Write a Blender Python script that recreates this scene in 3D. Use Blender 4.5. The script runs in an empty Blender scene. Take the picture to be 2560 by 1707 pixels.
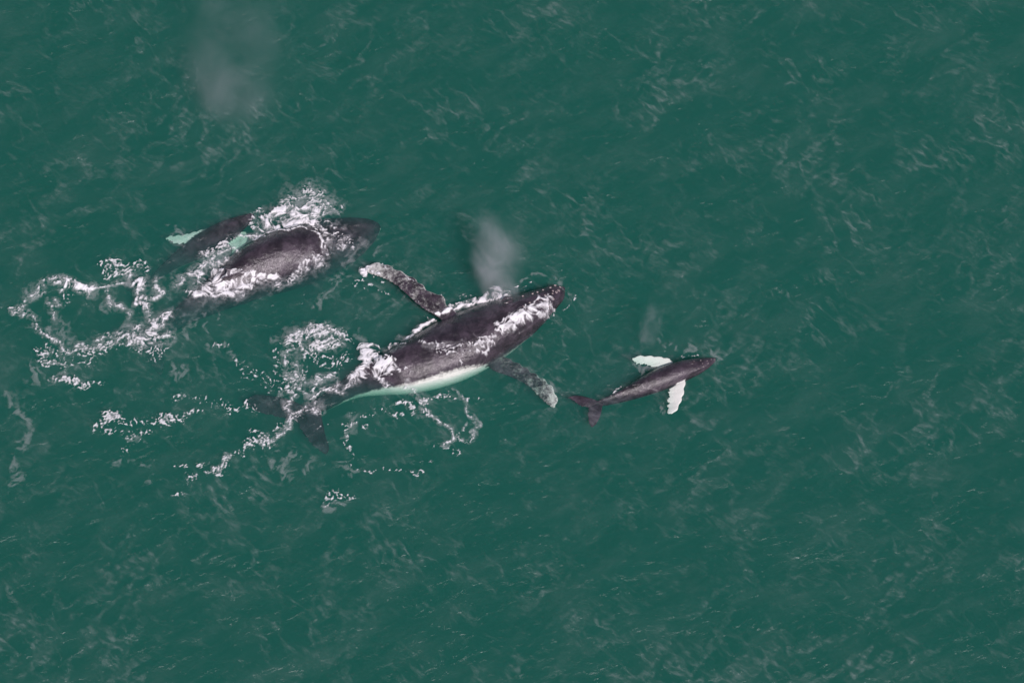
import bpy, math, random
import numpy as np
from mathutils import Vector, kdtree
from mathutils.bvhtree import BVHTree

R = math.radians
S = bpy.context.scene
C = S.collection
rng = np.random.default_rng(7)

# ------------------------------------------------------------------ camera, light, exposure
PITCH, DIST, FRAME_M = R(58), 170.0, 45.0            # aerial view from a helicopter, 58 degrees down
cam_d = bpy.data.cameras.new('camera')
cam = bpy.data.objects.new('camera', cam_d); C.objects.link(cam)
cam.location = (0, -DIST * math.cos(PITCH), DIST * math.sin(PITCH))
cam.rotation_euler = (R(90) - PITCH, 0, 0)
cam_d.sensor_width = 36; cam_d.lens = 36 * DIST / FRAME_M
cam_d.clip_start = 1; cam_d.clip_end = 12000
S.camera = cam

SUN_EL, SUN_AZ = R(52), R(158)                       # azimuth clockwise from north (+Y is north, away from camera)
sun_vec = Vector((math.sin(SUN_AZ) * math.cos(SUN_EL), math.cos(SUN_AZ) * math.cos(SUN_EL), math.sin(SUN_EL)))
w = bpy.data.worlds.new('World'); S.world = w; w.use_nodes = True
wn, wl = w.node_tree.nodes, w.node_tree.links
sky = wn.new('ShaderNodeTexSky'); sky.sky_type = 'NISHITA'; sky.sun_disc = False
sky.sun_elevation = SUN_EL; sky.sun_rotation = SUN_AZ
bg = wn['Background']; bg.inputs['Strength'].default_value = 0.065
wl.new(sky.outputs[0], bg.inputs['Color'])
sd = bpy.data.lights.new('sun', 'SUN'); sun = bpy.data.objects.new('sun', sd); C.objects.link(sun)
sd.energy = 4.2; sd.angle = R(0.5); sd.color = (1.0, 0.90, 0.93)
sun.rotation_euler = sun_vec.to_track_quat('Z', 'Y').to_euler()
sun.location = sun_vec * 300
S.view_settings.view_transform = 'Standard'; S.view_settings.look = 'None'
S.view_settings.exposure = 0.0; S.view_settings.gamma = 1.0
S.render.engine = 'CYCLES'
S.cycles.use_denoising = True; S.cycles.use_adaptive_sampling = True; S.cycles.adaptive_threshold = .025
S.cycles.volume_bounces = 4; S.cycles.max_bounces = 10; S.cycles.transparent_max_bounces = 16
S.cycles.volume_step_rate = 1.0; S.cycles.volume_max_steps = 128
S.cycles.sample_clamp_indirect = 4.0

# ------------------------------------------------------------------ helpers
CO = np.array(cam.location); cp, sp = math.cos(PITCH), math.sin(PITCH)
RIGHT = np.array((1, 0, 0)); FWD = np.array((0, cp, -sp)); UP = np.array((0, sp, cp))
def at(px, py, z=0.0):
    """the place in the sea (metres) whose point at height z was photographed at px, py of the 2560 x 1707 picture"""
    k = FRAME_M / DIST / 2560
    d = FWD + RIGHT * ((px - 1280) * k) + UP * ((853.5 - py) * k)
    return CO + d * ((z - CO[2]) / d[2])
def zoomed(ox, oy, s):
    return lambda *pts: [(ox + x * s, oy + y * s) for x, y in pts]

def _h(ix, iy, seed):
    h = (ix.astype(np.int64) * 374761393 + iy.astype(np.int64) * 668265263 + seed * 974634777) & 0xffffffff
    h = ((h ^ (h >> 13)) * 1274126177) & 0xffffffff
    return (h ^ (h >> 16)) & 0xffff
def perlin(x, y, seed=0):
    xi, yi = np.floor(x), np.floor(y); fx, fy = x - xi, y - yi
    u, v = fx * fx * fx * (fx * (fx * 6 - 15) + 10), fy * fy * fy * (fy * (fy * 6 - 15) + 10)
    def g(dx, dy):
        a = _h(xi + dx, yi + dy, seed) * (2 * math.pi / 65536)
        return np.cos(a) * (fx - dx) + np.sin(a) * (fy - dy)
    a = g(0, 0) * (1 - u) + g(1, 0) * u; b = g(0, 1) * (1 - u) + g(1, 1) * u
    return (a * (1 - v) + b * v) * 1.5
def fbm(x, y, seed, o=4):
    return sum(perlin(x * 2**i, y * 2**i, seed + 17 * i) * 0.5**i for i in range(o))
def sstep(a, b, x):
    t = np.clip((x - a) / (b - a), 0, 1); return t * t * (3 - 2 * t)

def rot(x, y, deg):
    c, s = math.cos(R(deg)), math.sin(R(deg)); return x * c + y * s, -x * s + y * c
def sea_height(x, y):
    x = np.asarray(x, float); y = np.asarray(y, float)
    a, b = rot(x, y, 25)
    wx, wy = x + 0.6 * perlin(x / 3, y / 3, 90), y + 0.6 * perlin(x / 3, y / 3, 91)
    a, b = rot(wx, wy, 25)
    h = 0.085 * perlin(a / 4.5, b / 2.2, 1) + 0.04 * perlin(a / 1.6, b / 0.9, 2) + 0.016 * perlin(a / .7, b / .45, 3)
    c, d = rot(wx, wy, -35)
    return h + 0.03 * perlin(c / 2.2, d / 1.0, 4)

def mesh_object(name, verts, faces, mat, smooth=True, attrs=None, parent=None):
    me = bpy.data.meshes.new(name)
    verts = np.asarray(verts, np.float32)
    if isinstance(faces, np.ndarray):
        n = len(faces); k = faces.shape[1]
        me.vertices.add(len(verts)); me.vertices.foreach_set('co', verts.ravel())
        me.loops.add(n * k); me.loops.foreach_set('vertex_index', faces.astype(np.int32).ravel())
        me.polygons.add(n); me.polygons.foreach_set('loop_start', np.arange(0, n * k, k, dtype=np.int32))
        me.update(calc_edges=True); me.validate()
    else:
        me.from_pydata([tuple(v) for v in verts], [], faces)
    me.polygons.foreach_set('use_smooth', np.full(len(me.polygons), smooth))
    for k, v in (attrs or {}).items():
        me.attributes.new(k, 'FLOAT', 'POINT').data.foreach_set('value', np.asarray(v, np.float32))
    if mat: me.materials.append(mat)
    o = bpy.data.objects.new(name, me); C.objects.link(o)
    if parent: o.parent = parent
    return o
def tag(o, label, cat=None, group=None, kind=None):
    o['label'] = label
    if cat: o['category'] = cat
    if group: o['group'] = group
    if kind: o['kind'] = kind
    return o

class NT:
    """small wrapper for building node trees"""
    def __init__(s, name):
        s.m = bpy.data.materials.new(name); s.m.use_nodes = True; s.t = s.m.node_tree; s.t.nodes.clear()
        s.out = s.n('ShaderNodeOutputMaterial')
    def n(s, kind, **kw):
        nd = s.t.nodes.new(kind)
        for k, v in kw.items(): setattr(nd, k, v)
        return nd
    def set(s, inp, v):
        if isinstance(v, bpy.types.NodeSocket): s.t.links.new(v, inp)
        elif isinstance(v, bpy.types.Node): s.t.links.new(v.outputs[0], inp)
        else: inp.default_value = v
    def math(s, op, a, b=0.0, clamp=False):
        nd = s.n('ShaderNodeMath', operation=op, use_clamp=clamp); s.set(nd.inputs[0], a); s.set(nd.inputs[1], b); return nd
    def ramp(s, f, lo, hi, a=0.0, b=1.0):
        nd = s.n('ShaderNodeMapRange', interpolation_type='SMOOTHSTEP'); s.set(nd.inputs[0], f)
        for i, v in zip((1, 2, 3, 4), (lo, hi, a, b)): nd.inputs[i].default_value = v
        return nd
    def attr(s, name): return s.n('ShaderNodeAttribute', attribute_name=name).outputs['Fac']
    def noise(s, vec, scale, detail=4.0, rough=0.5, dist=0.0):
        nd = s.n('ShaderNodeTexNoise'); s.set(nd.inputs['Vector'], vec)
        nd.inputs['Scale'].default_value = scale; nd.inputs['Detail'].default_value = detail
        nd.inputs['Roughness'].default_value = rough; nd.inputs['Distortion'].default_value = dist
        return nd.outputs['Fac']
    def mapping(s, vec, rz=0.0, sc=(1, 1, 1)):
        nd = s.n('ShaderNodeMapping', vector_type='TEXTURE'); s.set(nd.inputs[0], vec)      # turn first, then stretch
        nd.inputs['Rotation'].default_value = (0, 0, R(rz)); nd.inputs['Scale'].default_value = [1 / c for c in sc]; return nd.outputs[0]
    def mixc(s, f, a, b):
        nd = s.n('ShaderNodeMix', data_type='RGBA'); s.set(nd.inputs[0], f); s.set(nd.inputs[6], a); s.set(nd.inputs[7], b); return nd.outputs[2]
    def mixs(s, f, a, b):
        nd = s.n('ShaderNodeMixShader'); s.set(nd.inputs[0], f); s.set(nd.inputs[1], a); s.set(nd.inputs[2], b); return nd
    def bump(s, h, strength, dist):
        nd = s.n('ShaderNodeBump'); s.set(nd.inputs['Height'], h)
        nd.inputs['Strength'].default_value = strength; nd.inputs['Distance'].default_value = dist; return nd.outputs[0]

# ------------------------------------------------------------------ the sea: a body of turbid green water
def sea_material():
    t = NT('sea_water')
    obj = t.n('ShaderNodeTexCoord').outputs['Object']
    # wind ripples
    r1 = t.noise(t.mapping(obj, 30, (1.0, 1.9, 1)), 1.9, 5, .58, .5)
    r2 = t.noise(t.mapping(obj, -40, (1.0, 1.6, 1)), 5.5, 3, .5, .3)
    nrm = t.bump(t.math('ADD', r1, t.math('MULTIPLY', r2, .12)), 1.0, 0.10)
    fr = t.n('ShaderNodeFresnel'); fr.inputs['IOR'].default_value = 1.34; t.set(fr.inputs['Normal'], nrm)
    gl = t.n('ShaderNodeBsdfGlossy'); gl.inputs['Roughness'].default_value = .2; t.set(gl.inputs['Normal'], nrm)
    tr = t.n('ShaderNodeBsdfTransparent')
    inside = t.n('ShaderNodeNewGeometry').outputs['Backfacing']
    water = t.mixs(t.math('MULTIPLY', fr.outputs[0], t.math('SUBTRACT', 1.0, inside)), tr, gl)
    # old froth and sky glints of waves painted pale: long faint veins and soft blotches
    warp = t.n('ShaderNodeTexNoise'); t.set(warp.inputs['Vector'], obj); warp.inputs['Scale'].default_value = .35; warp.inputs['Detail'].default_value = 4; warp.inputs['Roughness'].default_value = .6
    wv = t.n('ShaderNodeVectorMath', operation='MULTIPLY_ADD'); t.set(wv.inputs[0], warp.outputs['Color']); wv.inputs[1].default_value = (.9, .9, 0); t.set(wv.inputs[2], obj)
    def ridge(rz, sc, scale, lo):
        n = t.noise(t.mapping(wv.outputs[0], rz, sc), scale, 3, .6)
        return t.ramp(t.math('ABSOLUTE', t.math('SUBTRACT', n, .5)), lo, 0.0)
    patch = t.ramp(t.noise(obj, .16, 3, .6), .44, .70)
    patch2 = t.ramp(t.noise(t.mapping(obj, 70), .21, 3, .6), .46, .68)
    veins = t.math('MAXIMUM', t.math('MULTIPLY', ridge(-45, (1.3, .6, 1), .42, .06), patch), t.math('MULTIPLY', ridge(35, (1.4, .6, 1), .5, .05), patch2))
    fine = t.ramp(t.noise(t.mapping(wv.outputs[0], -32, (.7, 1.7, 1)), 2.6, 4, .6), .42, .74)
    blot = t.ramp(t.noise(t.mapping(wv.outputs[0], -35, (.7, 1.6, 1)), 1.15, 4, .62), .57, .82)
    haze = t.ramp(t.noise(t.mapping(wv.outputs[0], 30, (.6, 1.3, 1)), .55, 5, .62), .40, .80)
    f = t.math('MULTIPLY', veins, t.math('ADD', t.math('MULTIPLY', fine, .12), .015))
    f = t.math('ADD', f, t.math('MULTIPLY', blot, .052))
    f = t.math('ADD', f, t.math('MULTIPLY', haze, .02), True)
    froth = t.n('ShaderNodeBsdfDiffuse'); froth.inputs['Color'].default_value = (.72, .74, .74, 1)  # one pale colour serves both the froth and the painted wave reflections
    t.set(t.out.inputs['Surface'], t.mixs(f, water, froth))
    # the water itself: suspended matter scatters green light back
    sc = t.n('ShaderNodeVolumeScatter'); ab = t.n('ShaderNodeVolumeAbsorption')
    ss, sa = (.047, .172, .170), (.74, .29, .41)          # scattering and absorption per metre
    sc.inputs['Density'].default_value = max(ss); ab.inputs['Density'].default_value = 1.0
    sc.inputs['Color'].default_value = (*[c / max(ss) for c in ss], 1); sc.inputs['Anisotropy'].default_value = 0.0
    ab.inputs['Color'].default_value = (*[1 - c for c in sa], 1)
    add = t.n('ShaderNodeAddShader'); t.set(add.inputs[0], sc); t.set(add.inputs[1], ab)
    t.set(t.out.inputs['Volume'], add)
    return t.m

def build_sea():
    fine = 0.16
    gx = np.concatenate([[-6000, -1500, -400, -150, -70, -45], np.arange(-32, 32.01, fine), [45, 70, 150, 400, 1500, 6000]])
    gy = np.concatenate([[-6000, -1500, -400, -150, -70, -40], np.arange(-26, 28.01, fine), [40, 70, 150, 400, 1500, 6000]])
    X, Y = np.meshgrid(gx, gy)
    fade = sstep(44, 30, np.abs(X)) * sstep(39, 27, np.abs(Y))
    Z = sea_height(X, Y) * fade
    ny, nx = X.shape
    v = np.stack([X.ravel(), Y.ravel(), Z.ravel()], 1)
    i = np.arange(ny * nx).reshape(ny, nx)
    f = np.stack([i[:-1, :-1], i[:-1, 1:], i[1:, 1:], i[1:, :-1]], -1).reshape(-1, 4)
    # walls and bottom close the volume
    b = np.array([(-6000, -6000, -60), (6000, -6000, -60), (6000, 6000, -60), (-6000, 6000, -60)], float)
    n0 = len(v)
    faces = [tuple(q) for q in f.tolist()]
    faces += [tuple(i[0, ::-1]) + (n0, n0 + 1), tuple(i[::-1, -1]) + (n0 + 1, n0 + 2), tuple(i[-1, :]) + (n0 + 2, n0 + 3), tuple(i[:, 0]) + (n0 + 3, n0)]
    faces.append((n0 + 3, n0 + 2, n0 + 1, n0))
    faces = [tuple(int(k) for k in q) for q in faces]
    o = mesh_object('sea', np.vstack([v, b]), faces, sea_material())
    tag(o, 'green rippled open sea with faint streaks of froth and painted sky glints', kind='structure')
build_sea()

# ------------------------------------------------------------------ whales
def skin_material(name, dark, sheen):
    t = NT(name)
    obj = t.n('ShaderNodeTexCoord').outputs['Object']
    white = t.attr('white')
    n1 = t.noise(obj, 2.2, 7, .64, .3); n2 = t.noise(obj, 8, 5, .68)
    wf = t.math('ADD', white, t.math('MULTIPLY', t.math('SUBTRACT', n1, .5), .8))
    wf = t.math('ADD', wf, t.math('MULTIPLY', t.math('SUBTRACT', n2, .5), .9))
    wf = t.ramp(wf, .22, .82)
    mott = t.ramp(t.noise(obj, 1.4, 6, .65, .4), .35, .68)
    base = t.mixc(mott, (*[c * .7 for c in dark], 1), (*[c * 2.3 for c in dark], 1))
    # fine pale scars and rake marks
    sv = t.n('ShaderNodeTexVoronoi', feature='DISTANCE_TO_EDGE'); t.set(sv.inputs['Vector'], t.mapping(obj, 50, (.35, 2.2, 1))); sv.inputs['Scale'].default_value = 1.3
    scar = t.math('MULTIPLY', t.ramp(sv.outputs['Distance'], .02, .0), t.ramp(t.noise(obj, 1.0, 2), .52, .66))
    base = t.mixc(t.math('MULTIPLY', scar, .35), base, (.3, .27, .29, 1))
    speck = t.ramp(t.noise(obj, 26, 2, .5), .66, .74)
    base = t.mixc(t.math('MULTIPLY', speck, t.ramp(n1, .45, .7, 0, .4)), base, (.35, .31, .33, 1))
    col = t.mixc(wf, base, (.72, .72, .66, 1))
    pb = t.n('ShaderNodeBsdfPrincipled'); t.set(pb.inputs['Base Color'], col)
    t.set(pb.inputs['Roughness'], t.ramp(t.noise(obj, 5, 4), .3, .75, sheen - .1, sheen + .16))
    pb.inputs['IOR'].default_value = 1.40
    b = t.math('ADD', t.noise(obj, 9, 5, .65), t.math('MULTIPLY', t.noise(obj, 45, 3, .6), .35))
    t.set(pb.inputs['Normal'], t.bump(b, .8, .028))
    wet = t.n('ShaderNodeSeparateXYZ'); t.set(wet.inputs[0], t.n('ShaderNodeNewGeometry').outputs['Position'])
    air = t.ramp(wet.outputs['Z'], -.12, .04)               # skin only shines where it meets air, not water
    t.set(pb.inputs['Coat Weight'], t.math('MULTIPLY', air, .7)); t.set(pb.inputs['Specular IOR Level'], t.math('MULTIPLY', air, .5)); pb.inputs['Coat Roughness'].default_value = .15; pb.inputs['Coat IOR'].default_value = 1.33
    cb = t.math('ADD', t.noise(obj, 2.2, 4, .6), t.math('MULTIPLY', t.noise(obj, 34, 3, .7), .42)); t.set(pb.inputs['Coat Normal'], t.bump(cb, .8, .04))
    t.set(t.out.inputs['Surface'], pb)
    return t.m
SKIN = skin_material('wet_dark_whale_skin', (.028, .021, .027), .30)

def catmull(P, n):
    P = np.asarray(P, float); m = len(P)
    d = np.concatenate([[0], np.cumsum(np.maximum(np.linalg.norm(np.diff(P[:, :3], axis=0), axis=1), 1e-3))])
    T = np.zeros_like(P)
    T[1:-1] = (P[2:] - P[:-2]) / (d[2:] - d[:-2])[:, None]
    T[0] = (P[1] - P[0]) / (d[1] - d[0]); T[-1] = (P[-1] - P[-2]) / (d[-1] - d[-2])
    s = np.linspace(0, d[-1], n); k = np.clip(np.searchsorted(d, s, side='right') - 1, 0, m - 2)
    L = (d[k + 1] - d[k]); u = ((s - d[k]) / L)[:, None]; L = L[:, None]
    return ((2*u**3 - 3*u**2 + 1) * P[k] + (u**3 - 2*u**2 + u) * L * T[k] + (-2*u**3 + 3*u**2) * P[k+1] + (u**3 - u**2) * L * T[k+1])

def tube_faces(nr, na, off):
    F = []
    for i in range(nr - 1):
        for j in range(na):
            a = off + i * na + j; b = off + i * na + (j + 1) % na
            F.append((a, b, b + na, a + na))
    F.append(tuple(off + j for j in range(na))[::-1]); F.append(tuple(off + (nr - 1) * na + j for j in range(na)))
    return F

class Whale:
    """gathers closed shells (trunk, flippers, flukes, fin) and melts them into one continuous skin"""
    def __init__(s): s.V, s.F, s.W = [], [], []; s.n = 0
    def add(s, verts, faces, white):
        s.V.append(np.asarray(verts, float)); s.F += faces; s.W.append(np.asarray(white, float)); s.n += len(verts)
    def trunk(s, st, roll, belly, nr=150, na=56):
        """st rows: px, py, top z, half width, height above centre line, depth below it; belly: white boundary angle along the body"""
        P = []
        for px, py, tz, hw, ht, hb in st:
            P.append((*at(px, py, tz - ht), hw, ht, hb))
        P = catmull(P, nr); P[:, 3:] = np.maximum(P[:, 3:], .015)
        T = np.gradient(P[:, :3], axis=0); T /= np.linalg.norm(T, axis=1)[:, None]
        u = np.linspace(0, 1, nr)
        th = np.linspace(0, 2 * math.pi, na, endpoint=False)
        V, W = [], []
        bu = np.interp(u, [q[0] for q in belly], [q[1] for q in belly])
        rl = np.interp(u, [0, .25, .6, 1], [roll * .7, roll, roll, roll * .2])
        for i in range(nr):
            up = np.array((0, 0, 1.0)); up -= T[i] * (up @ T[i]); up /= np.linalg.norm(up)
            side = np.cross(up, T[i])                       # T runs nose to tail, so this is the animal's right
            a = R(rl[i]); up, side = up * math.cos(a) - side * math.sin(a), side * math.cos(a) + up * math.sin(a)
            hw, ht, hb = P[i, 3:]
            ang = np.minimum(th, 2 * math.pi - th)
            sn, cs = np.sin(th), np.cos(th)
            pk = np.interp(u[i], [0, .3, .5, .72, .9, 1], [0, 0, .25, .75, .8, .5])     # the back narrows to a ridge towards the fin
            ab = np.abs(sn)
            ztop = ht * ((1 - pk) * np.sqrt(np.maximum(1 - ab**2, 0)) + pk * (1 - ab**1.55))
            z = np.where(cs >= 0, ztop, hb * cs)
            head = sstep(.30, .12, u[i])
            wid = hw * (1 + .10 * head * sstep(1.35, 1.9, ang) - .07 * head * np.exp(-((ang - 1.42) / .12)**2))   # lower jaw wider, mouth line
            if u[i] < .24:
                z = z + .05 * hw * np.exp(-(np.sin(th / 1.0) / .16)**2) * (cs > 0)     # rostrum ridge
            V.append(P[i, :3] + side * (wid * sn)[:, None] + up * z[:, None])
            W.append((ang - R(bu[i])) / .5 + .5)
        s.add(np.concatenate(V), tube_faces(nr, na, s.n), np.clip(np.concatenate(W), -1, 2))
        s.spine = P[:, :3]
    def blade(s, pairs, white, thick, knobs=0, knob=.05, nr=64, na=20, wav=0.0):
        """a flipper or fluke lobe from pairs of leading and trailing edge points: (lead px, trail px, z)"""
        A = []
        for row in pairs:
            l, t, z = row[:3]; zt = row[3] if len(row) > 3 else z
            A.append((*at(*l, z), *at(*t, zt)))
        A = np.asarray(A); mid = (A[:, :3] + A[:, 3:]) / 2
        Q = catmull(np.hstack([mid, A]), nr); L, Tr = Q[:, 3:6], Q[:, 6:9]
        ch = L - Tr; cl = np.maximum(np.linalg.norm(ch, axis=1), .04)[:, None]; cd = ch / cl
        sp_ = np.linspace(0, 1, nr)
        if knobs:
            g = np.abs(np.sin(math.pi * knobs * sp_ + .4))**1.4
            irr = np.interp(sp_, np.linspace(0, 1, knobs + 1), rng.uniform(.5, 1.3, knobs + 1))
            L = L + cd * (knob * (g - .35) * irr * sstep(.05, .2, sp_))[:, None]
        if wav:
            Tr = Tr + cd * (wav * perlin(sp_ * 14, sp_ * 0 + .3, 51))[:, None]
        S_ = np.gradient((L + Tr) / 2, axis=0); S_ /= np.linalg.norm(S_, axis=1)[:, None]
        N = np.cross(S_, cd); N /= np.linalg.norm(N, axis=1)[:, None]
        a = np.linspace(0, 2 * math.pi, na, endpoint=False)
        x = (1 - np.cos(a)) / 2                                 # 0 trailing .. 1 leading
        prof = np.sin(a) * (.35 + .65 * x)                      # thicker towards the leading edge
        tk = thick * (1 - .55 * sp_) * np.minimum(1, cl[:, 0] / .5) + .012
        V = Tr[:, None, :] + (L - Tr)[:, None, :] * x[None, :, None] + N[:, None, :] * (prof[None, :] * tk[:, None])[:, :, None]
        wv = np.interp(sp_, np.linspace(0, 1, len(white)), white)
        Wt = np.repeat(wv[:, None], na, 1) + .35 * sstep(.9, 1., x)[None, :] * (np.array(white).max() > -.2)
        s.add(V.reshape(-1, 3), tube_faces(nr, na, s.n), Wt.ravel())
    def fin(s, base0, base1, tip, thick):
        """dorsal fin: front and rear end of the base and the swept tip, world points"""
        b0, b1, tp = map(np.asarray, (base0, base1, tip)); nr, na = 26, 16
        side = np.cross(b1 - b0, tp - b0); side /= np.linalg.norm(side)
        V = []
        a = np.linspace(0, 2 * math.pi, na, endpoint=False); x = (1 - np.cos(a)) / 2
        for k in np.linspace(0, 1, nr):
            f = b0 * (1 - k) + tp * k + (tp - b0) * 0 ; r = b1 * (1 - k) + tp * k
            r = r + (b0 - b1) * .28 * math.sin(math.pi * k)     # hollow rear edge
            V.append(r + (f - r) * x[:, None] + side * (np.sin(a) * thick * (1 - .7 * k))[:, None])
        s.add(np.concatenate(V), tube_faces(nr, na, s.n), np.full(nr * na, -.6))
    def build(s, name, voxel):
        V = np.concatenate(s.V); W = np.concatenate(s.W)
        me = bpy.data.meshes.new('raw'); me.from_pydata([tuple(v) for v in V], [], s.F)
        o = bpy.data.objects.new('raw', me); C.objects.link(o)
        m = o.modifiers.new('r', 'REMESH'); m.mode = 'VOXEL'; m.voxel_size = voxel; m.adaptivity = 0
        m = o.modifiers.new('s', 'SMOOTH'); m.factor = .5; m.iterations = 4
        dg = bpy.context.evaluated_depsgraph_get(); dg.update()
        new = bpy.data.meshes.new_from_object(o.evaluated_get(dg))
        bpy.data.objects.remove(o); bpy.data.meshes.remove(me)
        n = len(new.vertices); co = np.empty(n * 3, np.float32); new.vertices.foreach_get('co', co); co = co.reshape(-1, 3)
        kd = kdtree.KDTree(len(V))
        for i, v in enumerate(V): kd.insert(v, i)
        kd.balance()
        wt = np.empty(n, np.float32)
        for i in range(n):
            ws = kd.find_n(co[i], 3); dd = [1 / (q[2] + .01) for q in ws]
            wt[i] = sum(W[q[1]] * d for q, d in zip(ws, dd)) / sum(dd)
        nm = np.empty(n * 3, np.float32); new.vertices.foreach_get('normal', nm); nm = nm.reshape(-1, 3)
        fold = perlin(co[:, 0] / .5 + 9, co[:, 1] / .33, 70) + .5 * perlin(co[:, 0] / .22, co[:, 2] / .2 + co[:, 1] / .2, 71)
        co += nm * (fold * (.012 if voxel > .03 else .006))[:, None]
        base = Vector(np.append(s.spine[len(s.spine) // 2][:2], 0.0))
        co -= np.array(base, np.float32); new.vertices.foreach_set('co', co.ravel())
        new.attributes.new('white', 'FLOAT', 'POINT').data.foreach_set('value', wt)
        new.polygons.foreach_set('use_smooth', np.ones(len(new.polygons), bool))
        new.materials.clear(); new.materials.append(SKIN); new.name = name; new.update()
        ob = bpy.data.objects.new(name, new); ob.location = base; C.objects.link(ob)
        tri = [tuple(p.vertices) for p in new.polygons]
        bv = BVHTree.FromPolygons([Vector(c) + base for c in co], tri)
        return ob, bv

# adult in the middle, on the surface with both flippers spread
wc = Whale()
wc.trunk([(1411, 719, .02, .06, .06, .06), (1397, 727, .20, .40, .24, .26), (1372, 742, .36, .60, .36, .55), (1335, 763, .55, .85, .52, .85),
          (1290, 790, .74, 1.08, .75, 1.1), (1225, 822, .86, 1.38, 1.0, 1.45), (1150, 858, .86, 1.56, 1.12, 1.55), (1075, 892, .76, 1.46, 1.1, 1.45),
          (1005, 920, .64, 1.18, 1.0, 1.2), (950, 938, .28, .88, .85, .95), (880, 965, -.14, .52, .62, .62), (810, 1005, -.36, .33, .45, .45), (748, 1040, -.45, .26, .22, .22)],
         20, [(0, 150), (.2, 128), (.34, 122), (.42, 94), (.5, 86), (.72, 86), (.84, 110), (1, 150)])
wc.blade([((1165, 795), (1135, 822), .15), ((1122, 768), (1088, 790), .32), ((1103, 739), (1062, 775), .42), ((1074, 730), (1039, 757), .48), ((1044, 703), (1003, 724), .48),
          ((1003, 680), (975, 704), .42), ((970, 665), (950, 693), .32), ((940, 658), (925, 685), .2), ((916, 666), (913, 678), .1)], [.1, .22, .26, .30, .42, .6], .13, 9, .10)
wc.blade([((1225, 865), (1185, 890), -.25), ((1245, 880), (1212, 910), -.38), ((1268, 896), (1240, 930), -.42), ((1299, 911), (1275, 942), -.42), ((1332, 932), (1317, 963), -.38),
          ((1359, 949), (1340, 985), -.32), ((1381, 970), (1358, 1003), -.26), ((1393, 1000), (1374, 1015), -.2), ((1389, 1018), (1384, 1020), -.18)], [.05, .16, .22, .28, .42, .58], .13, 9, .09)
wc.blade([((775, 1022), (742, 1050), -.45), ((735, 1003), (728, 1050), -.5), ((683, 990), (683, 1040), -.55), ((640, 986), (645, 1030), -.6), ((620, 995), (622, 1015), -.66), ((610, 1006), (611, 1009), -.68)], [-.3, -.1], .11, wav=.06)
wc.blade([((800, 1010), (740, 1045), -.45), ((806, 1050), (752, 1075), -.46), ((816, 1092), (776, 1106), -.52), ((824, 1122), (800, 1129), -.62), ((816, 1136), (811, 1137), -.66)], [-.3, -.2], .11, wav=.06)
wc.fin(at(1010, 895, .45), at(945, 915, .1), at(952, 888, .84), .13)
center, bv_c = wc.build('humpback_whale', .032)
tag(center, 'dark adult humpback whale at the surface with both long flippers spread and white flank', 'whale', 'adult humpback whales')

# adult on the left, back arching through the water film, head and tail under the surface
wl_ = Whale()
wl_.trunk([(950, 571, -.55, .08, .08, .08), (938, 572, -.42, .42, .3, .35), (905, 581, -.26, .80, .5, .65), (858, 598, -.12, 1.15, .75, .95), (806, 620, .0, 1.36, 1.2, 1.1),
           (752, 643, .5, 1.42, 1.5, 1.1), (690, 664, .68, 1.42, 1.6, 1.0), (630, 686, .58, 1.28, 1.4, .9), (575, 712, .26, 1.05, .95, 1.0), (525, 742, -.1, .80, .78, .8),
           (475, 774, -.30, .58, .6, .6), (425, 808, -.85, .4, .45, .45), (370, 840, -1.6, .28, .25, .25)],
          8, [(0, 150), (.2, 135), (.35, 135), (.5, 135), (.8, 135), (1, 150)])
wl_.blade([((800, 560), (755, 580), -1.2), ((800, 545), (755, 560), -2.0), ((785, 535), (745, 550), -2.8), ((765, 530), (750, 540), -3.4)], [-.4, -.4], .13, 9, .08)
wl_.blade([((815, 690), (765, 710), -1.5), ((805, 720), (760, 735), -2.3), ((790, 745), (755, 755), -3.1), ((770, 760), (755, 765), -3.6)], [-.4, -.4], .13, 9, .08)
wl_.blade([((385, 825), (360, 850), -1.6), ((345, 815), (330, 850), -1.75), ((300, 818), (290, 842), -1.85), ((262, 830), (262, 836), -1.9)], [-.3, -.3], .11, wav=.05)
wl_.blade([((400, 840), (365, 855), -1.6), ((408, 870), (365, 885), -1.75), ((412, 905), (380, 915), -1.85), ((405, 940), (400, 942), -1.9)], [-.3, -.3], .11, wav=.05)
wl_.fin(at(612, 676, .55), at(552, 698, .3), at(548, 668, .82), .11)
left, bv_l = wl_.build('humpback_whale', .032)
tag(left, 'dark adult humpback whale with arched bare back rising through white foam, head underwater', 'whale', 'adult humpback whales')

# small calf ahead on the right, white flippers
wr = Whale()
wr.trunk([(1790, 896, .03, .03, .03, .03), (1784, 899, .10, .12, .09, .10), (1766, 906, .20, .25, .17, .24), (1735, 916, .32, .40, .28, .40), (1700, 928, .40, .50, .40, .48), (1652, 947, .40, .53, .45, .48),
          (1605, 967, .28, .45, .42, .42), (1563, 985, .11, .32, .34, .34), (1525, 999, .0, .21, .25, .25), (1500, 1007, -.05, .14, .18, .18), (1479, 1014, -.08, .10, .08, .08)],
         10, [(0, 150), (.3, 125), (.5, 118), (.8, 125), (1, 150)], na=44)
wr.blade([((1690, 912), (1655, 928), -.14, -.22), ((1674, 898), (1634, 917), -.08, -.20), ((1650, 892), (1612, 912), -.06, -.22), ((1620, 890), (1596, 909), -.08, -.24), ((1597, 890), (1584, 906), -.12, -.26), ((1581, 894), (1579, 902), -.18, -.24)], [.75, 1.0, 1.2], .055, 5, .06, wav=.14)
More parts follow.
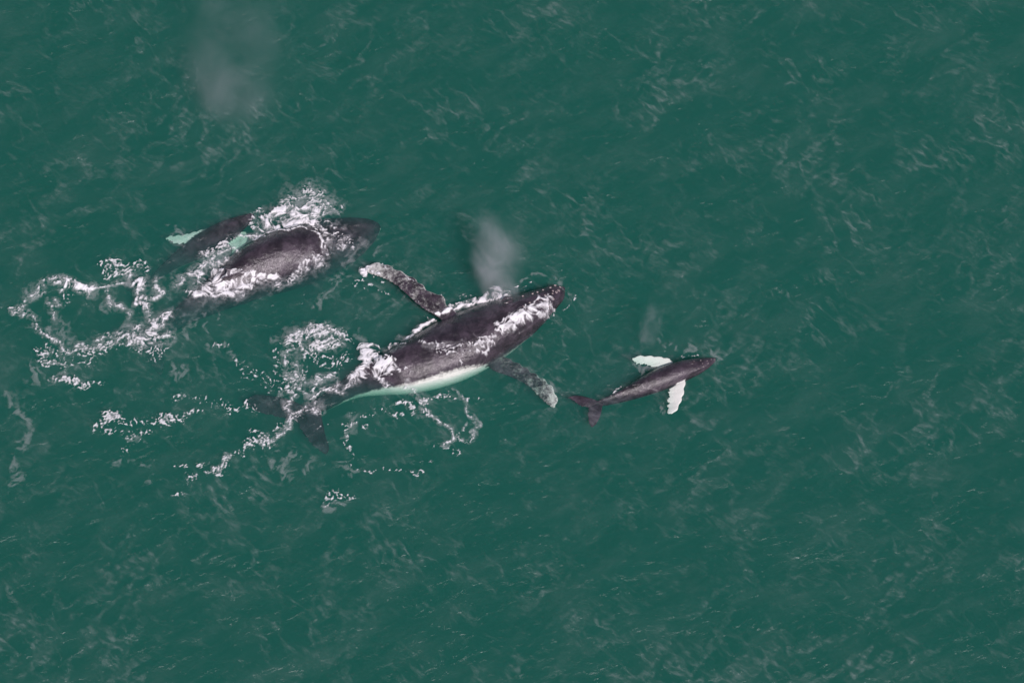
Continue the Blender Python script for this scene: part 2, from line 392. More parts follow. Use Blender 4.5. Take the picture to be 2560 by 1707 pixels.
wr.blade([((1705, 930), (1688, 948), .06), ((1713, 946), (1688, 960), .05, -.02), ((1712, 963), (1674, 974), .05, -.06), ((1708, 985), (1670, 989), .04, -.10), ((1702, 1003), (1671, 1008), .02, -.12), ((1693, 1023), (1668, 1022), .0, -.14), ((1682, 1034), (1665, 1034), -.05, -.12)], [.75, 1.0, 1.2], .055, 5, .06, wav=.14)
wr.blade([((1500, 1004), (1472, 1019), -.08), ((1474, 994), (1450, 1015), -.05), ((1450, 989), (1436, 1005), -.05), ((1432, 989), (1425, 999), -.05), ((1418, 994), (1417, 996), -.05)], [-.3, -.2], .05, wav=.04)
wr.blade([((1508, 1007), (1470, 1020), -.08), ((1504, 1030), (1470, 1037), -.06), ((1497, 1049), (1472, 1054), -.06), ((1489, 1062), (1476, 1065), -.06), ((1481, 1068), (1479, 1068), -.06)], [-.3, -.2], .05, wav=.04)
wr.fin(at(1606, 958, .28), at(1572, 972, .12), at(1567, 963, .36), .05)
calf_r, bv_r = wr.build('whale_calf', .02)
tag(calf_r, 'small dark humpback calf with bright white flippers swimming ahead in open water', 'whale calf', 'humpback calves')

# calf beside the left adult, wholly under the surface
wf = Whale()
wf.trunk([(635, 538, -.12, .03, .03, .03), (630, 540, -.10, .14, .1, .12), (608, 552, -.09, .30, .2, .3), (574, 571, -.12, .48, .32, .46), (530, 597, -.2, .58, .42, .52), (485, 623, -.32, .56, .44, .46),
          (445, 648, -.55, .37, .38, .38), (408, 676, -.85, .25, .28, .28), (372, 705, -1.2, .15, .18, .18), (345, 725, -1.5, .1, .08, .08)],
         8, [(0, 150), (.3, 120), (.5, 115), (.8, 120), (1, 150)], na=44)
wf.blade([((540, 580), (520, 597), -.42), ((516, 573), (496, 600), -.46), ((486, 580), (464, 608), -.5), ((455, 588), (440, 609), -.55), ((432, 590), (426, 604), -.6), ((413, 594), (413, 600), -.65)], [1.3, 1.6], .055, 7, .08, wav=.1)
wf.blade([((590, 575), (560, 600), -.6), ((618, 585), (578, 622), -.75), ((612, 615), (575, 645), -.85), ((592, 645), (562, 658), -.95), ((570, 664), (560, 666), -1.0)], [.7, .9], .055, 7, .06)
wf.blade([((358, 712), (338, 735), -1.5), ((335, 702), (318, 728), -1.6), ((312, 704), (304, 716), -1.7)], [-.3, -.3], .05)
wf.blade([((362, 722), (340, 735), -1.5), ((365, 742), (335, 752), -1.6), ((358, 766), (348, 768), -1.7)], [-.3, -.3], .05)
wf.fin(at(478, 618, -.42), at(447, 640, -.58), at(448, 634, -.34), .05)
calf_l, bv_f = wf.build('whale_calf', .022)
tag(calf_l, 'submerged dark calf with a pale green looking flipper beside the arched adult whale', 'whale calf', 'humpback calves')
BV = [bv_c, bv_l, bv_r, bv_f]

def surface_z(x, y, bvs=BV):
    z = float(sea_height(x, y))
    for b in bvs:
        h = b.ray_cast(Vector((x, y, 4)), Vector((0, 0, -1)))
        if h[0] is not None and h[0].z > z: z = h[0].z
    return z
def on_skin(bv, px, py):
    p = Vector(CO); d = (Vector(at(px, py, 0)) - p).normalized()
    h = bv.ray_cast(p, d); return (h[0], h[1]) if h[0] is not None else None

# knobs on the head, a child each, and the blowholes
def knob_material():
    t = NT('pale_knob_skin'); obj = t.n('ShaderNodeTexCoord').outputs['Object']
    pb = t.n('ShaderNodeBsdfPrincipled'); t.set(pb.inputs['Base Color'], t.mixc(t.ramp(t.noise(obj, 30, 3), .35, .65), (.10, .08, .085, 1), (.42, .34, .33, 1)))
    pb.inputs['Roughness'].default_value = .35; t.set(t.out.inputs['Surface'], pb); return t.m
KNOB = knob_material()
def dome(r, h, n=12, rings=4):
    V = [(0, 0, h)]; F = []
    for i in range(1, rings + 1):
        a = i / rings * math.pi / 2
        for j in range(n):
            q = 2 * math.pi * j / n; k = 1 + .12 * math.sin(3 * q + r * 90)
            V.append((r * k * math.sin(a), 0, 0) if 0 else (r * k * math.sin(a) * math.cos(q), r * k * math.sin(a) * math.sin(q), h * math.cos(a) - .25 * h * (i == rings)))
    for j in range(n): F.append((0, 1 + j, 1 + (j + 1) % n))
    for i in range(rings - 1):
        for j in range(n):
            a, b = 1 + i * n + j, 1 + i * n + (j + 1) % n
            F.append((a, a + n, b + n, b))
    return V, F
def knobs(owner, bv, pts, r):
    proto = None
    for k, (px, py) in enumerate(pts):
        q = on_skin(bv, px, py)
        if not q: continue
        if proto is None:
            V, F = dome(r, r * .75); proto = o = mesh_object('tubercle', V, F, KNOB)
        else:
            o = proto.copy(); C.objects.link(o)
        o.parent = owner; o.location = q[0] - owner.location
        o.rotation_euler = q[1].to_track_quat('Z', 'Y').to_euler(); s = random.Random(k).uniform(.7, 1.15); o.scale = (s, s, s)
Z2 = zoomed(860, 620, .2551); Z3 = zoomed(1380, 740, .22956)
knobs(center, bv_c, Z2((1755, 410), (1815, 398), (1915, 368), (1968, 350), (2005, 352), (2022, 388), (2068, 366), (2118, 382), (1950, 410), (1895, 432), (1848, 447), (1752, 470), (1972, 462), (2048, 420),
                       (2045, 445), (2082, 432), (1900, 505), (1822, 535), (1760, 570), (2052, 500), (2010, 575), (1980, 620), (2105, 415)), .06)
knobs(calf_r, bv_r, Z3((1520, 665), (1590, 650), (1650, 660), (1700, 665), (1735, 690), (1545, 710), (1620, 700), (1690, 705), (1640, 735), (1600, 790), (1650, 770), (1700, 735)), .03)
def blowhole_material():
    t = NT('blowhole_slit_skin'); obj = t.n('ShaderNodeTexCoord').outputs['Object']
    pb = t.n('ShaderNodeBsdfPrincipled'); t.set(pb.inputs['Base Color'], t.mixc(t.noise(obj, 8, 3), (.022, .016, .02, 1), (.06, .045, .055, 1)))
    pb.inputs['Roughness'].default_value = .3; t.set(t.out.inputs['Surface'], pb); return t.m
BLOW = blowhole_material()
def blowhole(owner, bv, strokes, r):
    V, F = [], []
    for st in strokes:
        P = []
        for px, py in st:
            q = on_skin(bv, px, py)
            if q: P.append(np.array(q[0] + q[1] * r * .1))
        if len(P) < 2: continue
        P = catmull(P, 14); na = 8
        for i, p in enumerate(P):
            T = P[min(i + 1, 13)] - P[max(i - 1, 0)]; T /= np.linalg.norm(T)
            s_ = np.cross(T, (0, 0, 1)); s_ /= np.linalg.norm(s_); u_ = np.cross(s_, T)
            k = r * (.15 + math.sin(math.pi * i / 13))
            for j in range(na):
                a = 2 * math.pi * j / na; V.append(p + s_ * k * math.cos(a) + u_ * k * .8 * math.sin(a))
        F += tube_faces(14, na, len(V) - 14 * na)
    mesh_object('blowhole', V, F, BLOW, parent=owner).location = -owner.location
blowhole(center, bv_c, [Z2((1545, 520), (1590, 495), (1655, 488)), Z2((1560, 545), (1620, 528), (1660, 496))], .085)
blowhole(calf_r, bv_r, [Z3((1500, 725), (1530, 712), (1560, 708)), Z3((1510, 740), (1540, 730), (1562, 714))], .035)

# ------------------------------------------------------------------ foam
def foam_material():
    t = NT('white_sea_foam'); obj = t.n('ShaderNodeTexCoord').outputs['Object']
    d = t.n('ShaderNodeBsdfPrincipled'); d.inputs['Roughness'].default_value = .6
    d.inputs['Base Color'].default_value = (.84, .82, .83, 1)
    t.set(d.inputs['Normal'], t.bump(t.noise(obj, 22, 4, .6), .6, .04))
    a = t.math('ADD', t.attr('cover'), t.math('MULTIPLY', t.math('SUBTRACT', t.noise(obj, 13, 5, .7), .5), .7))
    a = t.math('MULTIPLY', t.ramp(a, .0, .95), t.attr('froth_thickness'), True)
    t.set(t.out.inputs['Surface'], t.mixs(a, t.n('ShaderNodeBsdfTransparent'), d))
    return t.m
FOAM = foam_material()
CELL = .026
def foam(label, groups, seed, lift=.0, drape=True, depth=0.0):
    """groups: (style, strokes, width px, amplitude, height z of the stroke). Cells where the froth field is positive become a lumpy mesh."""
    allp = np.array([at(px, py, g[4])[:2] for g in groups for s_ in g[1] for px, py in s_])
    pad = 1.2
    x0, y0 = allp.min(0) - pad; x1, y1 = allp.max(0) + pad
    gx, gy = np.arange(x0, x1, CELL), np.arange(y0, y1, CELL)
    X, Y = np.meshgrid(gx, gy)
    wx = X + .35 * perlin(X / .9, Y / .9, seed) + .14 * perlin(X / .33, Y / .33, seed + 1)
    wy = Y + .35 * perlin(X / .9, Y / .9, seed + 2) + .14 * perlin(X / .33, Y / .33, seed + 3)
    a, b = rot(wx, wy, 42)
    r1 = 1 - 2.2 * np.abs(perlin(wx / .48, wy / .48, seed + 4)); r2 = 1 - 2.2 * np.abs(perlin(wx / .21, wy / .21, seed + 5))
    N = {'lace': .60 * r1 + .60 * r2 - .33 + .5 * perlin(X / .10, Y / .10, seed + 6),
         'fleck': 1.0 * perlin(a / .20, b / .115, seed + 7) + .6 * perlin(X / .10, Y / .10, seed + 8) + .45 * perlin(X / 1.3, Y / 1.3, seed + 9) - .05,
         'solid': .7 * fbm(wx / .45, wy / .45, seed + 10, 4) + .45 * r2 + .1,
         'film': .8 * (1 - 2.6 * np.abs(perlin(wx / .55, wy / .55, seed + 11))) + .7 * fbm(wx / .3, wy / .3, seed + 12, 4) + .45 * perlin(a / .2, b / .09, seed + 30) - .1}
    F = np.full(X.shape, -1.0); DN = np.zeros(X.shape)
    jx = X + .30 * perlin(X / .8, Y / .8, seed + 13) + .1 * perlin(X / .3, Y / .3, seed + 14)
    jy = Y + .30 * perlin(X / .8, Y / .8, seed + 15) + .1 * perlin(X / .3, Y / .3, seed + 16)
    for style, strokes, wpx, amp, z in groups:
        D = np.zeros(X.shape); wm = wpx * (.82 if style in ('lace', 'fleck') else 1) / 52.0
        for s_ in strokes:
            P = np.array([at(px, py, z)[:2] for px, py in s_])
            if len(P) == 1: P = np.vstack([P, P + .01])
            lo, hi = P.min(0) - wm * 3, P.max(0) + wm * 3
            ix = slice(*np.searchsorted(gx, (lo[0], hi[0]))); iy = slice(*np.searchsorted(gy, (lo[1], hi[1])))
            xx, yy = jx[iy, ix], jy[iy, ix]
            if xx.size == 0: continue
            d2 = np.full(xx.shape, 1e9)
            for p, q in zip(P[:-1], P[1:]):
                e = q - p; tt = np.clip(((xx - p[0]) * e[0] + (yy - p[1]) * e[1]) / max(e @ e, 1e-9), 0, 1)
                d2 = np.minimum(d2, (xx - p[0] - tt * e[0])**2 + (yy - p[1] - tt * e[1])**2)
            D[iy, ix] = np.maximum(D[iy, ix], np.exp(-d2 / (wm * wm)))
        k = {'lace': .95, 'fleck': 1.0, 'solid': 1.0, 'film': .8}[style]; thr = {'lace': .88, 'fleck': .63, 'solid': .76, 'film': .62}[style]
        f = np.where(D > .02, D * amp + k * N[style] * np.minimum(1, D * 3) - thr, -1)
        dn = {'lace': .74, 'fleck': .72, 'solid': .93, 'film': .125}[style] * (D**.8 if style == 'film' else np.ones_like(D))
        better = f * dn > np.where(F > -1, F * np.maximum(DN, .01), -1)
        F = np.where(better, f, F); DN = np.where(better, dn, DN)
        if style in ('lace', 'solid') and z == 0 and not depth:      # a milky halo of fine bubbles round the froth
            f = np.where(D > .03, .45 + .6 * perlin(wx / .4, wy / .4, seed + 20) + .5 * perlin(X / .13, Y / .13, seed + 21), -1); dn = .22 * np.sqrt(D) * np.ones_like(D)
            better = f * dn > np.where(F > -1, np.maximum(F, 0) * DN, -1)
            F = np.where(better, f, F); DN = np.where(better, dn, DN)
    live = F > -.12
    H = np.full(X.shape, np.nan)
    if depth:
        H = np.full(X.shape, -depth)
    else:
        idx = np.argwhere(live)
        H[live] = sea_height(X[live], Y[live])
        if drape:
            near = []
            for bv in BV: near.append(bv)
            for i, j in idx:
                x, y = X[i, j], Y[i, j]; z = H[i, j]
                for bv in near:
                    h = bv.ray_cast(Vector((x, y, 3)), Vector((0, 0, -1)), 3.2)
                    if h[0] is not None and h[0].z > z: z = h[0].z
                H[i, j] = z
    Z = H + .012 + lift + .10 * np.clip(F, 0, .9) * np.where(DN > .5, 1, .15)
    q = live[:-1, :-1] & live[1:, :-1] & live[:-1, 1:] & live[1:, 1:]
    zz = np.stack([Z[:-1, :-1], Z[1:, :-1], Z[:-1, 1:], Z[1:, 1:]]); q &= (np.nan_to_num(zz.max(0)) - np.nan_to_num(zz.min(0))) < .16
    ids = np.arange(X.size).reshape(X.shape)
    quads = np.stack([ids[:-1, :-1], ids[:-1, 1:], ids[1:, 1:], ids[1:, :-1]], -1)[q]
    used, inv = np.unique(quads, return_inverse=True)
    v = np.stack([X.ravel()[used], Y.ravel()[used], Z.ravel()[used]], 1)
    o = mesh_object('sea_foam', v, inv.reshape(-1, 4), FOAM, attrs={'cover': F.ravel()[used], 'froth_thickness': DN.ravel()[used]})
    return tag(o, label, 'foam', kind='stuff')

Z1 = zoomed(360, 440, .27234); Z4 = zoomed(560, 780, .27234); Z5 = zoomed(0, 600, .27234); Z6 = zoomed(0, 900, .27234)
foam('curling white foam trail left behind the arched whale at far left', [
    ('lace', [Z5((270, 480), (390, 400), (500, 370), (620, 385), (700, 420), (820, 470), (900, 465), (1010, 445), (1100, 410), (1180, 370))], 13, 1.05, 0),
    ('solid', [Z5((580, 440), (660, 400), (740, 430), (820, 470)), Z5((1240, 400), (1310, 370))], 8, 1.0, 0),
    ('fleck', [Z5((940, 230), (1020, 220), (1130, 220), (1250, 220), (1330, 270)), Z5((1000, 310), (1060, 290), (1180, 250))], 17, 1.05, 0),
    ('lace', [Z5((1190, 290), (1170, 350), (1230, 395), (1310, 370), (1330, 440), (1280, 520), (1250, 570), (1320, 590), (1360, 640), (1350, 720)), Z5((1460, 370), (1450, 450), (1470, 500), (1400, 540), (1310, 570))], 12, 1.15, 0),
    ('solid', [Z5((1320, 390), (1330, 440), (1285, 520), (1250, 565), (1330, 600), (1365, 640))], 7, .95, 0),
    ('lace', [Z5((1540, 690), (1500, 760), (1420, 770), (1390, 820)), Z5((1200, 800), (1290, 860), (1440, 860)), Z5((1290, 870), (1200, 945)), Z5((1290, 880), (1350, 970), (1450, 910), (1560, 880)), Z5((1440, 720), (1520, 690))], 15, 1.15, 0),
    ('solid', [Z5((1530, 690), (1510, 750), (1430, 770)), Z5((1280, 880), (1360, 890), (1440, 850))], 8, 1.0, 0),
    ('lace', [Z5((870, 930), (960, 900), (1050, 860), (1180, 800)), Z5((980, 490), (1010, 540), (1110, 630), (1200, 680))], 9, .95, 0),
    ('lace', [Z5((390, 490), (270, 520), (210, 570), (190, 640), (150, 660)), Z5((230, 680), (290, 700), (290, 760), (370, 840), (430, 890), (520, 930), (560, 1010), (690, 985), (850, 975), (930, 975), (1060, 920), (1200, 890))], 10, 1.05, 0),
    ('fleck', [Z5((400, 870), (460, 900), (530, 940))], 16, 1.1, 0),
    ('lace', [Z5((450, 600), (440, 670), (480, 690), (490, 750)), Z5((460, 820), (500, 880)), Z5((490, 560), (520, 575))], 9, 1.0, 0),
    ('fleck', [Z5((350, 1030), (500, 1060), (760, 1050), (950, 1010), (1150, 930)), Z5((420, 1110), (540, 1130), (700, 1100), (850, 1120)), Z5((20, 590), (130, 640)), Z5((1240, 980), (1330, 1060), (1500, 1000)), Z5((600, 560), (640, 560))], 22, .80, 0),
    ('film', [Z5((500, 700), (600, 820), (690, 950)), Z5((950, 600), (1080, 630)), Z5((480, 1100), (560, 1200)), Z5((300, 1160), (350, 1270), (420, 1300)), Z5((1560, 1150), (1700, 1230))], 22, .95, 0),
    ('fleck', [Z5((500, 1275), (580, 1260), (670, 1300), (790, 1315), (950, 1320)), Z5((560, 1250), (640, 1290))], 11, .95, 0),
], 100)
foam('thick white foam and splash wrapped round the bare back of the arched whale', [
    ('solid', [Z1((1080, 500), (1130, 410), (1200, 330), (1290, 300)), Z1((1250, 480), (1300, 400), (1400, 340), (1500, 310), (1640, 350)), Z1((1150, 520), (1350, 440), (1500, 400), (1600, 380))], 15, 1.15, 0),
    ('lace', [Z1((1230, 330), (1350, 210), (1500, 160), (1620, 190)), Z1((1350, 290), (1500, 220), (1650, 260), (1680, 300)), Z1((1480, 260), (1600, 310))], 26, 1.0, 0),
    ('lace', [Z1((1700, 230), (1760, 280)), Z1((1690, 330), (1760, 350))], 12, .85, 0),
    ('solid', [Z1((1000, 560), (1100, 545), (1250, 512), (1420, 488), (1530, 510), (1590, 555), (1625, 610), (1615, 680), (1565, 730))], 5, 1.15, .1),
    ('solid', [Z1((640, 1000), (750, 965), (850, 915), (1000, 895), (1080, 915), (1180, 930))], 11, 1.1, .1),
    ('lace', [Z1((1150, 935), (1220, 935), (1310, 935), (1400, 880), (1500, 800), (1580, 720))], 9, 1.15, .1),
    ('solid', [Z1((520, 1070), (650, 1080), (800, 1075), (900, 1030), (1000, 980)), Z1((640, 1020), (800, 1000))], 17, 1.15, 0),
    ('lace', [Z1((860, 1030), (1000, 985), (1150, 965), (1250, 990), (1380, 930), (1480, 840), (1590, 740)), Z1((1640, 560), (1690, 640), (1640, 780), (1560, 870), (1420, 930))], 14, 1.0, 0),
    ('solid', [Z1((440, 900), (560, 890), (650, 910)), Z1((430, 930), (560, 965), (640, 960))], 15, 1.1, 0),
    ('lace', [Z1((600, 740), (700, 780), (620, 800), (560, 830)), Z1((690, 800), (780, 770)), Z1((330, 940), (400, 930), (300, 1010))], 15, 1.05, 0),
    ('fleck', [Z1((560, 740), (650, 660), (750, 620), (850, 550), (1000, 550)), Z1((400, 1080), (440, 1060)), Z1((1040, 330), (1000, 400), (990, 470))], 14, 1.0, 0),
    ('lace', [Z1((850, 550), (930, 545), (1040, 560)), Z1((690, 700), (760, 680), (850, 690))], 8, 1.05, 0),
    ('fleck', [Z1((1580, 470), (1700, 490), (1820, 540)), Z1((1800, 640), (1850, 570), (1920, 600), (1900, 680)), Z1((1650, 520), (1750, 560))], 14, .98, 0),
    ('lace', [Z1((1500, 460), (1600, 440), (1800, 435)), Z1((1800, 640), (1840, 570), (1880, 560))], 8, 1.0, 0),
    ('film', [Z1((2010, 600), (1950, 720), (1850, 830), (1700, 1000)), Z1((1920, 640), (1850, 760)), Z1((2150, 640), (2130, 740)), Z1((520, 1130), (560, 1180)), Z1((1880, 900), (1720, 1040), (1560, 1200))], 9, 1.0, 0),
    ('film', [Z1((350, 1270), (420, 1350), (400, 1480)), Z1((560, 1280), (570, 1400)), Z1((680, 1260), (690, 1340))], 10, .95, 0),
    ('film', [Z1((230, 480), (330, 540), (420, 560)), Z1((250, 560), (330, 600))], 14, .9, 0),
], 200, .003)
foam('cloud of pale bubbles just under the surface beside the arched whale', [
    ('film', [Z1((720, 740), (850, 640), (1000, 560)), Z1((620, 800), (700, 740))], 22, 1.7, -.25)], 260, depth=.25)
foam('white wash running along the body and flipper of the middle whale', [
    ('solid', [Z2((340, 160), (260, 185), (225, 220), (205, 260)), Z2((300, 230), (350, 260))], 8, 1.05, .12),
    ('fleck', [Z2((340, 330), (370, 370)), Z2((60, 340), (200, 320)), Z2((210, 390), (280, 365)), Z2((380, 420), (440, 460))], 8, .9, 0),
    ('lace', [Z2((360, 165), (450, 195), (560, 238), (640, 308), (720, 325), (840, 436), (960, 462), (1000, 560))], 4, 1.0, .40),
    ('lace', [Z2((470, 345), (560, 405), (700, 545), (810, 645))], 4, .95, .36),
    ('solid', [Z2((590, 880), (700, 805), (800, 757), (900, 708), (1000, 652), (1100, 594), (1250, 535), (1400, 496), (1600, 448))], 8, 1.3, .0),
    ('solid', [Z2((1500, 420), (1560, 415), (1620, 430))], 7, 1.1, .0),
    ('fleck', [Z2((1040, 560), (1130, 530), (1300, 490)), Z2((1150, 470), (1260, 460)), Z2((1700, 390), (1860, 350))], 8, .95, 0),
    ('solid', [Z2((1540, 815), (1600, 765), (1700, 695), (1800, 660), (1900, 605), (1985, 530))], 19, 1.15, .55),
    ('lace', [Z2((1540, 820), (1480, 890), (1400, 930), (1300, 955), (1200, 985)), Z2((1480, 900), (1420, 950), (1370, 1010)), Z2((1990, 470), (1985, 560))], 11, 1.1, .5),
    ('lace', [Z2((1200, 960), (1100, 970), (960, 950), (850, 922), (750, 918))], 5, 1.0, .6),
    ('fleck', [Z2((760, 930), (900, 960), (1060, 1000), (1200, 1010)), Z2((900, 1040), (1050, 1050), (1200, 1040))], 12, .85, .5),
    ('film', [Z2((780, 950), (950, 985), (1100, 1010), (1250, 1010)), Z2((1000, 930), (1150, 930)), Z2((450, 960), (560, 950))], 14, 1.15, .55),
    ('fleck', [Z2((1480, 900), (1560, 880)), Z2((1380, 1000), (1450, 940))], 8, .9, .1),
    ('lace', [Z2((470, 930), (530, 912), (600, 910)), Z2((380, 1060), (480, 1130)), Z2((480, 1180), (660, 1190)), Z2((1130, 1100), (1250, 1050), (1340, 1010))], 8, 1.02, .5),
    ('solid', [Z2((240, 1000), (190, 1060), (280, 1090), (350, 1150), (420, 1190), (400, 1260)), Z2((170, 1120), (130, 1180), (200, 1230)), Z2((240, 1010), (300, 1060)), Z2((260, 1050), (370, 1190), (400, 1250))], 22, 1.25, .15),
    ('film', [Z2((2010, 230), (2120, 330), (2190, 430)), Z2((1870, 240), (1990, 235)), Z2((2210, 440), (2180, 600)), Z2((1720, 290), (1850, 260))], 9, 1.0, 0),
    ('fleck', [Z2((2260, 540), (2280, 470)), Z2((2150, 650), (2170, 590))], 8, .8, 0),
    ('film', [Z2((1950, 1290), (2040, 1350), (2080, 1460), (2100, 1540))], 8, 1.1, 0),
], 300, .006)
foam('lacy white foam scattered over the water behind and below the middle whale', [
    ('lace', [Z4((600, 260), (700, 180), (800, 150), (950, 150), (1020, 190)), Z4((680, 260), (740, 210)), Z4((780, 330), (850, 290), (950, 270), (1030, 300)), Z4((800, 200), (940, 220))], 15, 1.15, 0),
    ('solid', [Z4((620, 260), (690, 230), (750, 200)), Z4((790, 320), (870, 310), (1020, 290)), Z4((800, 160), (880, 155))], 7, 1.0, 0),
    ('fleck', [Z4((560, 280), (640, 240), (760, 160)), Z4((1020, 190), (1110, 230), (1160, 280))], 18, .92, 0),
    ('lace', [Z4((680, 280), (690, 400), (700, 480)), Z4((600, 350), (580, 420), (620, 490), (600, 560), (650, 560), (690, 600), (680, 680), (720, 740), (790, 780), (840, 740), (900, 710), (960, 710))], 10, 1.1, 0),
    ('lace', [Z4((730, 670), (830, 660), (840, 720)), Z4((830, 650), (880, 610), (1000, 600)), Z4((560, 750), (620, 780), (590, 850), (590, 910), (640, 920), (720, 910), (800, 860), (900, 870)), Z4((590, 910), (610, 1000))], 10, 1.08, 0),
    ('lace', [Z4((1010, 650), (1000, 710), (1060, 740), (1130, 690), (1210, 620), (1240, 560)), Z4((780, 800), (860, 760), (1000, 730), (1120, 770)), Z4((800, 820), (900, 740), (960, 710))], 11, 1.05, 0),
    ('fleck', [Z4((80, 450), (200, 520), (280, 620), (430, 680)), Z4((480, 420), (520, 540)), Z4((760, 390), (900, 400), (1120, 430)), Z4((960, 480), (1060, 500)), Z4((640, 700), (560, 690)), Z4((500, 520), (640, 620), (700, 560)), Z4((860, 450), (870, 490))], 20, .88, 0),
    ('fleck', [Z4((650, 990), (560, 1090), (430, 1180), (300, 1200), (180, 1240), (60, 1360), (-60, 1440), (-180, 1500)), Z4((420, 1200), (330, 1190))], 17, 1.0, 0),
    ('lace', [Z4((630, 1020), (570, 1090), (500, 1130)), Z4((430, 1170), (320, 1200)), Z4((60, 1350), (-60, 1430))], 8, 1.0, 0),
    ('fleck', [Z4((270, 1090), (280, 1092)), Z4((230, 870), (330, 930)), Z4((520, 1075), (530, 1080)), Z4((20, 840), (30, 900))], 14, .95, 0),
    ('lace', [Z4((1680, 700), (1760, 760), (1850, 830), (1880, 900), (1930, 950)), Z4((1950, 990), (1960, 1030)), Z4((2010, 1070), (2090, 1130), (2110, 1200), (2060, 1240)), Z4((1800, 890), (1830, 940), (1920, 950))], 8, 1.0, 0),
    ('fleck', [Z4((1600, 800), (1680, 850), (1720, 930)), Z4((1800, 830), (1900, 800), (2000, 770), (2110, 790), (2200, 800), (2300, 810)), Z4((1850, 900), (1930, 950)), Z4((2080, 1190), (2200, 1180), (2160, 1130))], 12, .92, 0),
    ('lace', [Z4((2110, 720), (2160, 770), (2230, 840), (2270, 930), (2330, 1040), (2310, 1120), (2210, 1180)), Z4((2230, 1020), (2210, 1060))], 5, .92, 0),
    ('fleck', [Z4((1190, 1000), (1110, 1090), (1150, 1220), (1190, 1380), (1250, 1440), (1330, 1470)), Z4((1460, 1440), (1540, 1450), (1680, 1470), (1800, 1440), (1900, 1340), (1950, 1200)), Z4((1250, 950), (1440, 920), (1600, 950)), Z4((1300, 1080), (1420, 1100)), Z4((1960, 1260), (2150, 1280))], 8, .78, 0),
    ('fleck', [Z4((890, 1080), (960, 1050)), Z4((1060, 1050), (1110, 1030)), Z4((1180, 1005), (1195, 1000))], 8, .98, 0),
    ('film', [Z4((1090, 1370), (1130, 1430), (1250, 1470)), Z4((1200, 200), (1280, 260)), Z4((430, 290), (480, 240), (560, 200)), Z4((1180, 920), (1170, 1020), (1100, 1160)), Z4((640, 1300), (580, 1420), (540, 1540)), Z4((480, 1320), (440, 1420)), Z4((820, 1360), (720, 1470))], 16, .95, 0),
    ('fleck', [Z6((880, 590), (1000, 560), (1100, 560), (1200, 590), (1350, 570), (1500, 550), (1650, 510), (1800, 480)), Z6((960, 530), (1060, 530)), Z6((1580, 560), (1720, 560))], 15, 1.0, 0),
    ('fleck', [Z6((870, 670), (1000, 660), (1180, 690)), Z6((1200, 600), (1230, 680)), Z6((1300, 660), (1420, 690)), Z6((1650, 320), (1740, 380), (1880, 360), (2000, 400), (2180, 460)), Z6((1180, 760), (1150, 840))], 13, .82, 0),
    ('fleck', [Z6((1830, 950), (1890, 930)), Z6((1650, 970), (1690, 975))], 13, 1.15, 0),
    ('fleck', [Z6((1730, 1080), (1860, 1050), (1980, 1040), (2100, 950), (2240, 800), (2340, 730)), Z6((1620, 1220), (1700, 1225))], 13, .9, 0),
    ('film', [Z6((1080, 945), (1190, 928), (1280, 945), (1350, 985)), Z6((1170, 720), (1240, 700), (1310, 725)), Z6((1350, 1120), (1420, 1080))], 9, 1.05, 0),
    ('film', [Z6((20, 310), (100, 390), (200, 490), (240, 600), (270, 640), (240, 760), (220, 830)), Z6((90, 890), (120, 960), (160, 1080), (130, 1140))], 14, 1.0, 0),
    ('fleck', [[(815, 1245), (840, 1235), (875, 1250)]], 14, .9, 0),
    ('film', [[(530, 870), (560, 865), (580, 880)], [(815, 1260), (870, 1262)]], 14, 1.1, 0),
    ('fleck', [[(545, 872), (575, 868)]], 9, 1.0, 0),
], 400, .009)
foam('thin white spray and ripples around the small calf', [
    ('fleck', [Z3((1360, 680), (1440, 655), (1600, 640)), Z3((1310, 660), (1360, 668))], 6, .95, .05),
    ('solid', [Z3((740, 990), (800, 1005), (838, 1012))], 5, 1.0, .05),
    ('fleck', [Z3((640, 1060), (740, 1000)), Z3((1200, 1230), (1230, 1190))], 6, .85, 0),
    ('film', [Z3((900, 910), (1000, 840), (1150, 795)), Z3((1720, 600), (1790, 660), (1790, 720)), Z3((880, 770), (960, 800)), Z3((1190, 1240), (1240, 1270))], 7, 1.1, 0),
    ('film', [Z3((1150, 480), (1250, 530), (1380, 570)), Z3((1500, 560), (1700, 600))], 9, .9, 0),
], 500, .012)

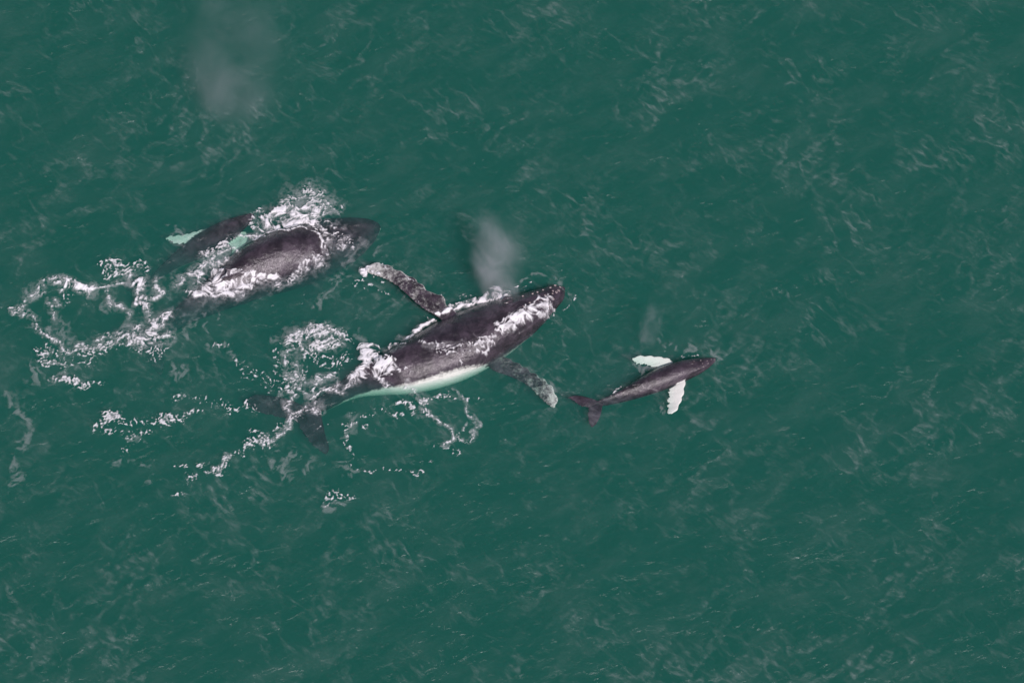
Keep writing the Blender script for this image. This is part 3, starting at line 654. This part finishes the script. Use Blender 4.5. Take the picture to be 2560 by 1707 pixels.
# ------------------------------------------------------------------ breath of the whales: drifting mist
def mist_material(name, density, seed, scale):
    t = NT(name)
    obj = t.n('ShaderNodeTexCoord').outputs['Object']
    wn = t.n('ShaderNodeTexNoise'); t.set(wn.inputs['Vector'], obj); wn.inputs['Scale'].default_value = 1.1; wn.inputs['Detail'].default_value = 3
    wa = t.n('ShaderNodeVectorMath', operation='MULTIPLY_ADD'); t.set(wa.inputs[0], wn.outputs['Color']); wa.inputs[1].default_value = (1.5, 1.5, 1.1); t.set(wa.inputs[2], obj)
    wb = t.n('ShaderNodeVectorMath', operation='SUBTRACT'); t.set(wb.inputs[0], wa.outputs[0]); wb.inputs[1].default_value = (.75, .75, .3)
    ln = t.n('ShaderNodeVectorMath', operation='LENGTH'); t.set(ln.inputs[0], wb)
    l0 = t.n('ShaderNodeVectorMath', operation='LENGTH'); t.set(l0.inputs[0], obj)
    sx = t.n('ShaderNodeSeparateXYZ'); t.set(sx.inputs[0], wb.outputs[0])       # narrow at the blowhole, spreading upwards
    k = t.n('ShaderNodeMapRange'); t.set(k.inputs[0], sx.outputs['Z'])
    for i, v in zip((1, 2, 3, 4), (-1, .8, 2.3, 1.05)): k.inputs[i].default_value = v
    cx = t.n('ShaderNodeCombineXYZ'); t.set(cx.inputs[0], t.math('MULTIPLY', sx.outputs['X'], k)); t.set(cx.inputs[1], t.math('MULTIPLY', sx.outputs['Y'], k)); t.set(cx.inputs[2], sx.outputs['Z'])
    t.set(ln.inputs[0], cx)
    fall = t.math('MULTIPLY', t.ramp(ln.outputs['Value'], 1.0, .1), t.ramp(l0.outputs['Value'], 1.0, .75))
    mp = t.n('ShaderNodeMapping'); t.set(mp.inputs[0], obj); mp.inputs['Location'].default_value = (seed, seed * .7, 0)
    nz = t.ramp(t.noise(mp.outputs[0], scale * 1.3, 6, .65, .8), .36, .74)
    d = t.math('MULTIPLY', t.math('MULTIPLY', fall, t.math('ADD', nz, .12)), density)
    v = t.n('ShaderNodeVolumePrincipled'); v.inputs['Color'].default_value = (.93, .90, .92, 1); v.inputs['Anisotropy'].default_value = .2
    t.set(v.inputs['Density'], d); t.set(t.out.inputs['Volume'], v)
    return t.m
def plume(loc, radii, tilt, mat, label):
    """a lumpy closed pear shape, unit size, scaled on the object"""
    nr, na = 20, 24; V = [(0, 0, -1)]; F = []
    for i in range(1, nr):
        a = math.pi * i / nr
        for j in range(na):
            q = 2 * math.pi * j / na; r = math.sin(a) * (1 + .06 * math.sin(3 * q + i))
            V.append((r * math.cos(q), r * math.sin(q), -math.cos(a)))
    V.append((0, 0, 1)); top = len(V) - 1
    for j in range(na):
        F.append((0, 1 + (j + 1) % na, 1 + j)); F.append((top, top - na + j, top - na + (j + 1) % na))
    for i in range(nr - 2):
        for j in range(na):
            a = 1 + i * na + j; b = 1 + i * na + (j + 1) % na; F.append((a, b, b + na, a + na))
    o = mesh_object('breath_plume', V, F, mat)
    o.location = loc; o.scale = radii; o.rotation_euler = tilt
    return tag(o, label, 'spout', 'misty spouts of whale breath')
plume(at(1240, 618, 2.9), (2.0, 1.8, 3.1), (R(-28), R(-8), 0), mist_material('breath_mist', 1.25, 1.0, 1.6), 'white bell of mist blown up beside the head of the middle whale')
plume(at(590, 95, 4.0), (4.4, 4.0, 4.8), (R(-35), R(-8), 0), mist_material('old_breath_mist', .16, 5.0, 1.8), 'wide thin cloud of old mist drifting at the top edge')
plume(at(1630, 800, 1.3), (.8, .8, 1.6), (R(-28), R(8), 0), mist_material('faint_breath_mist', .9, 9.0, 1.4), 'small faint wisp of mist above the small calf')
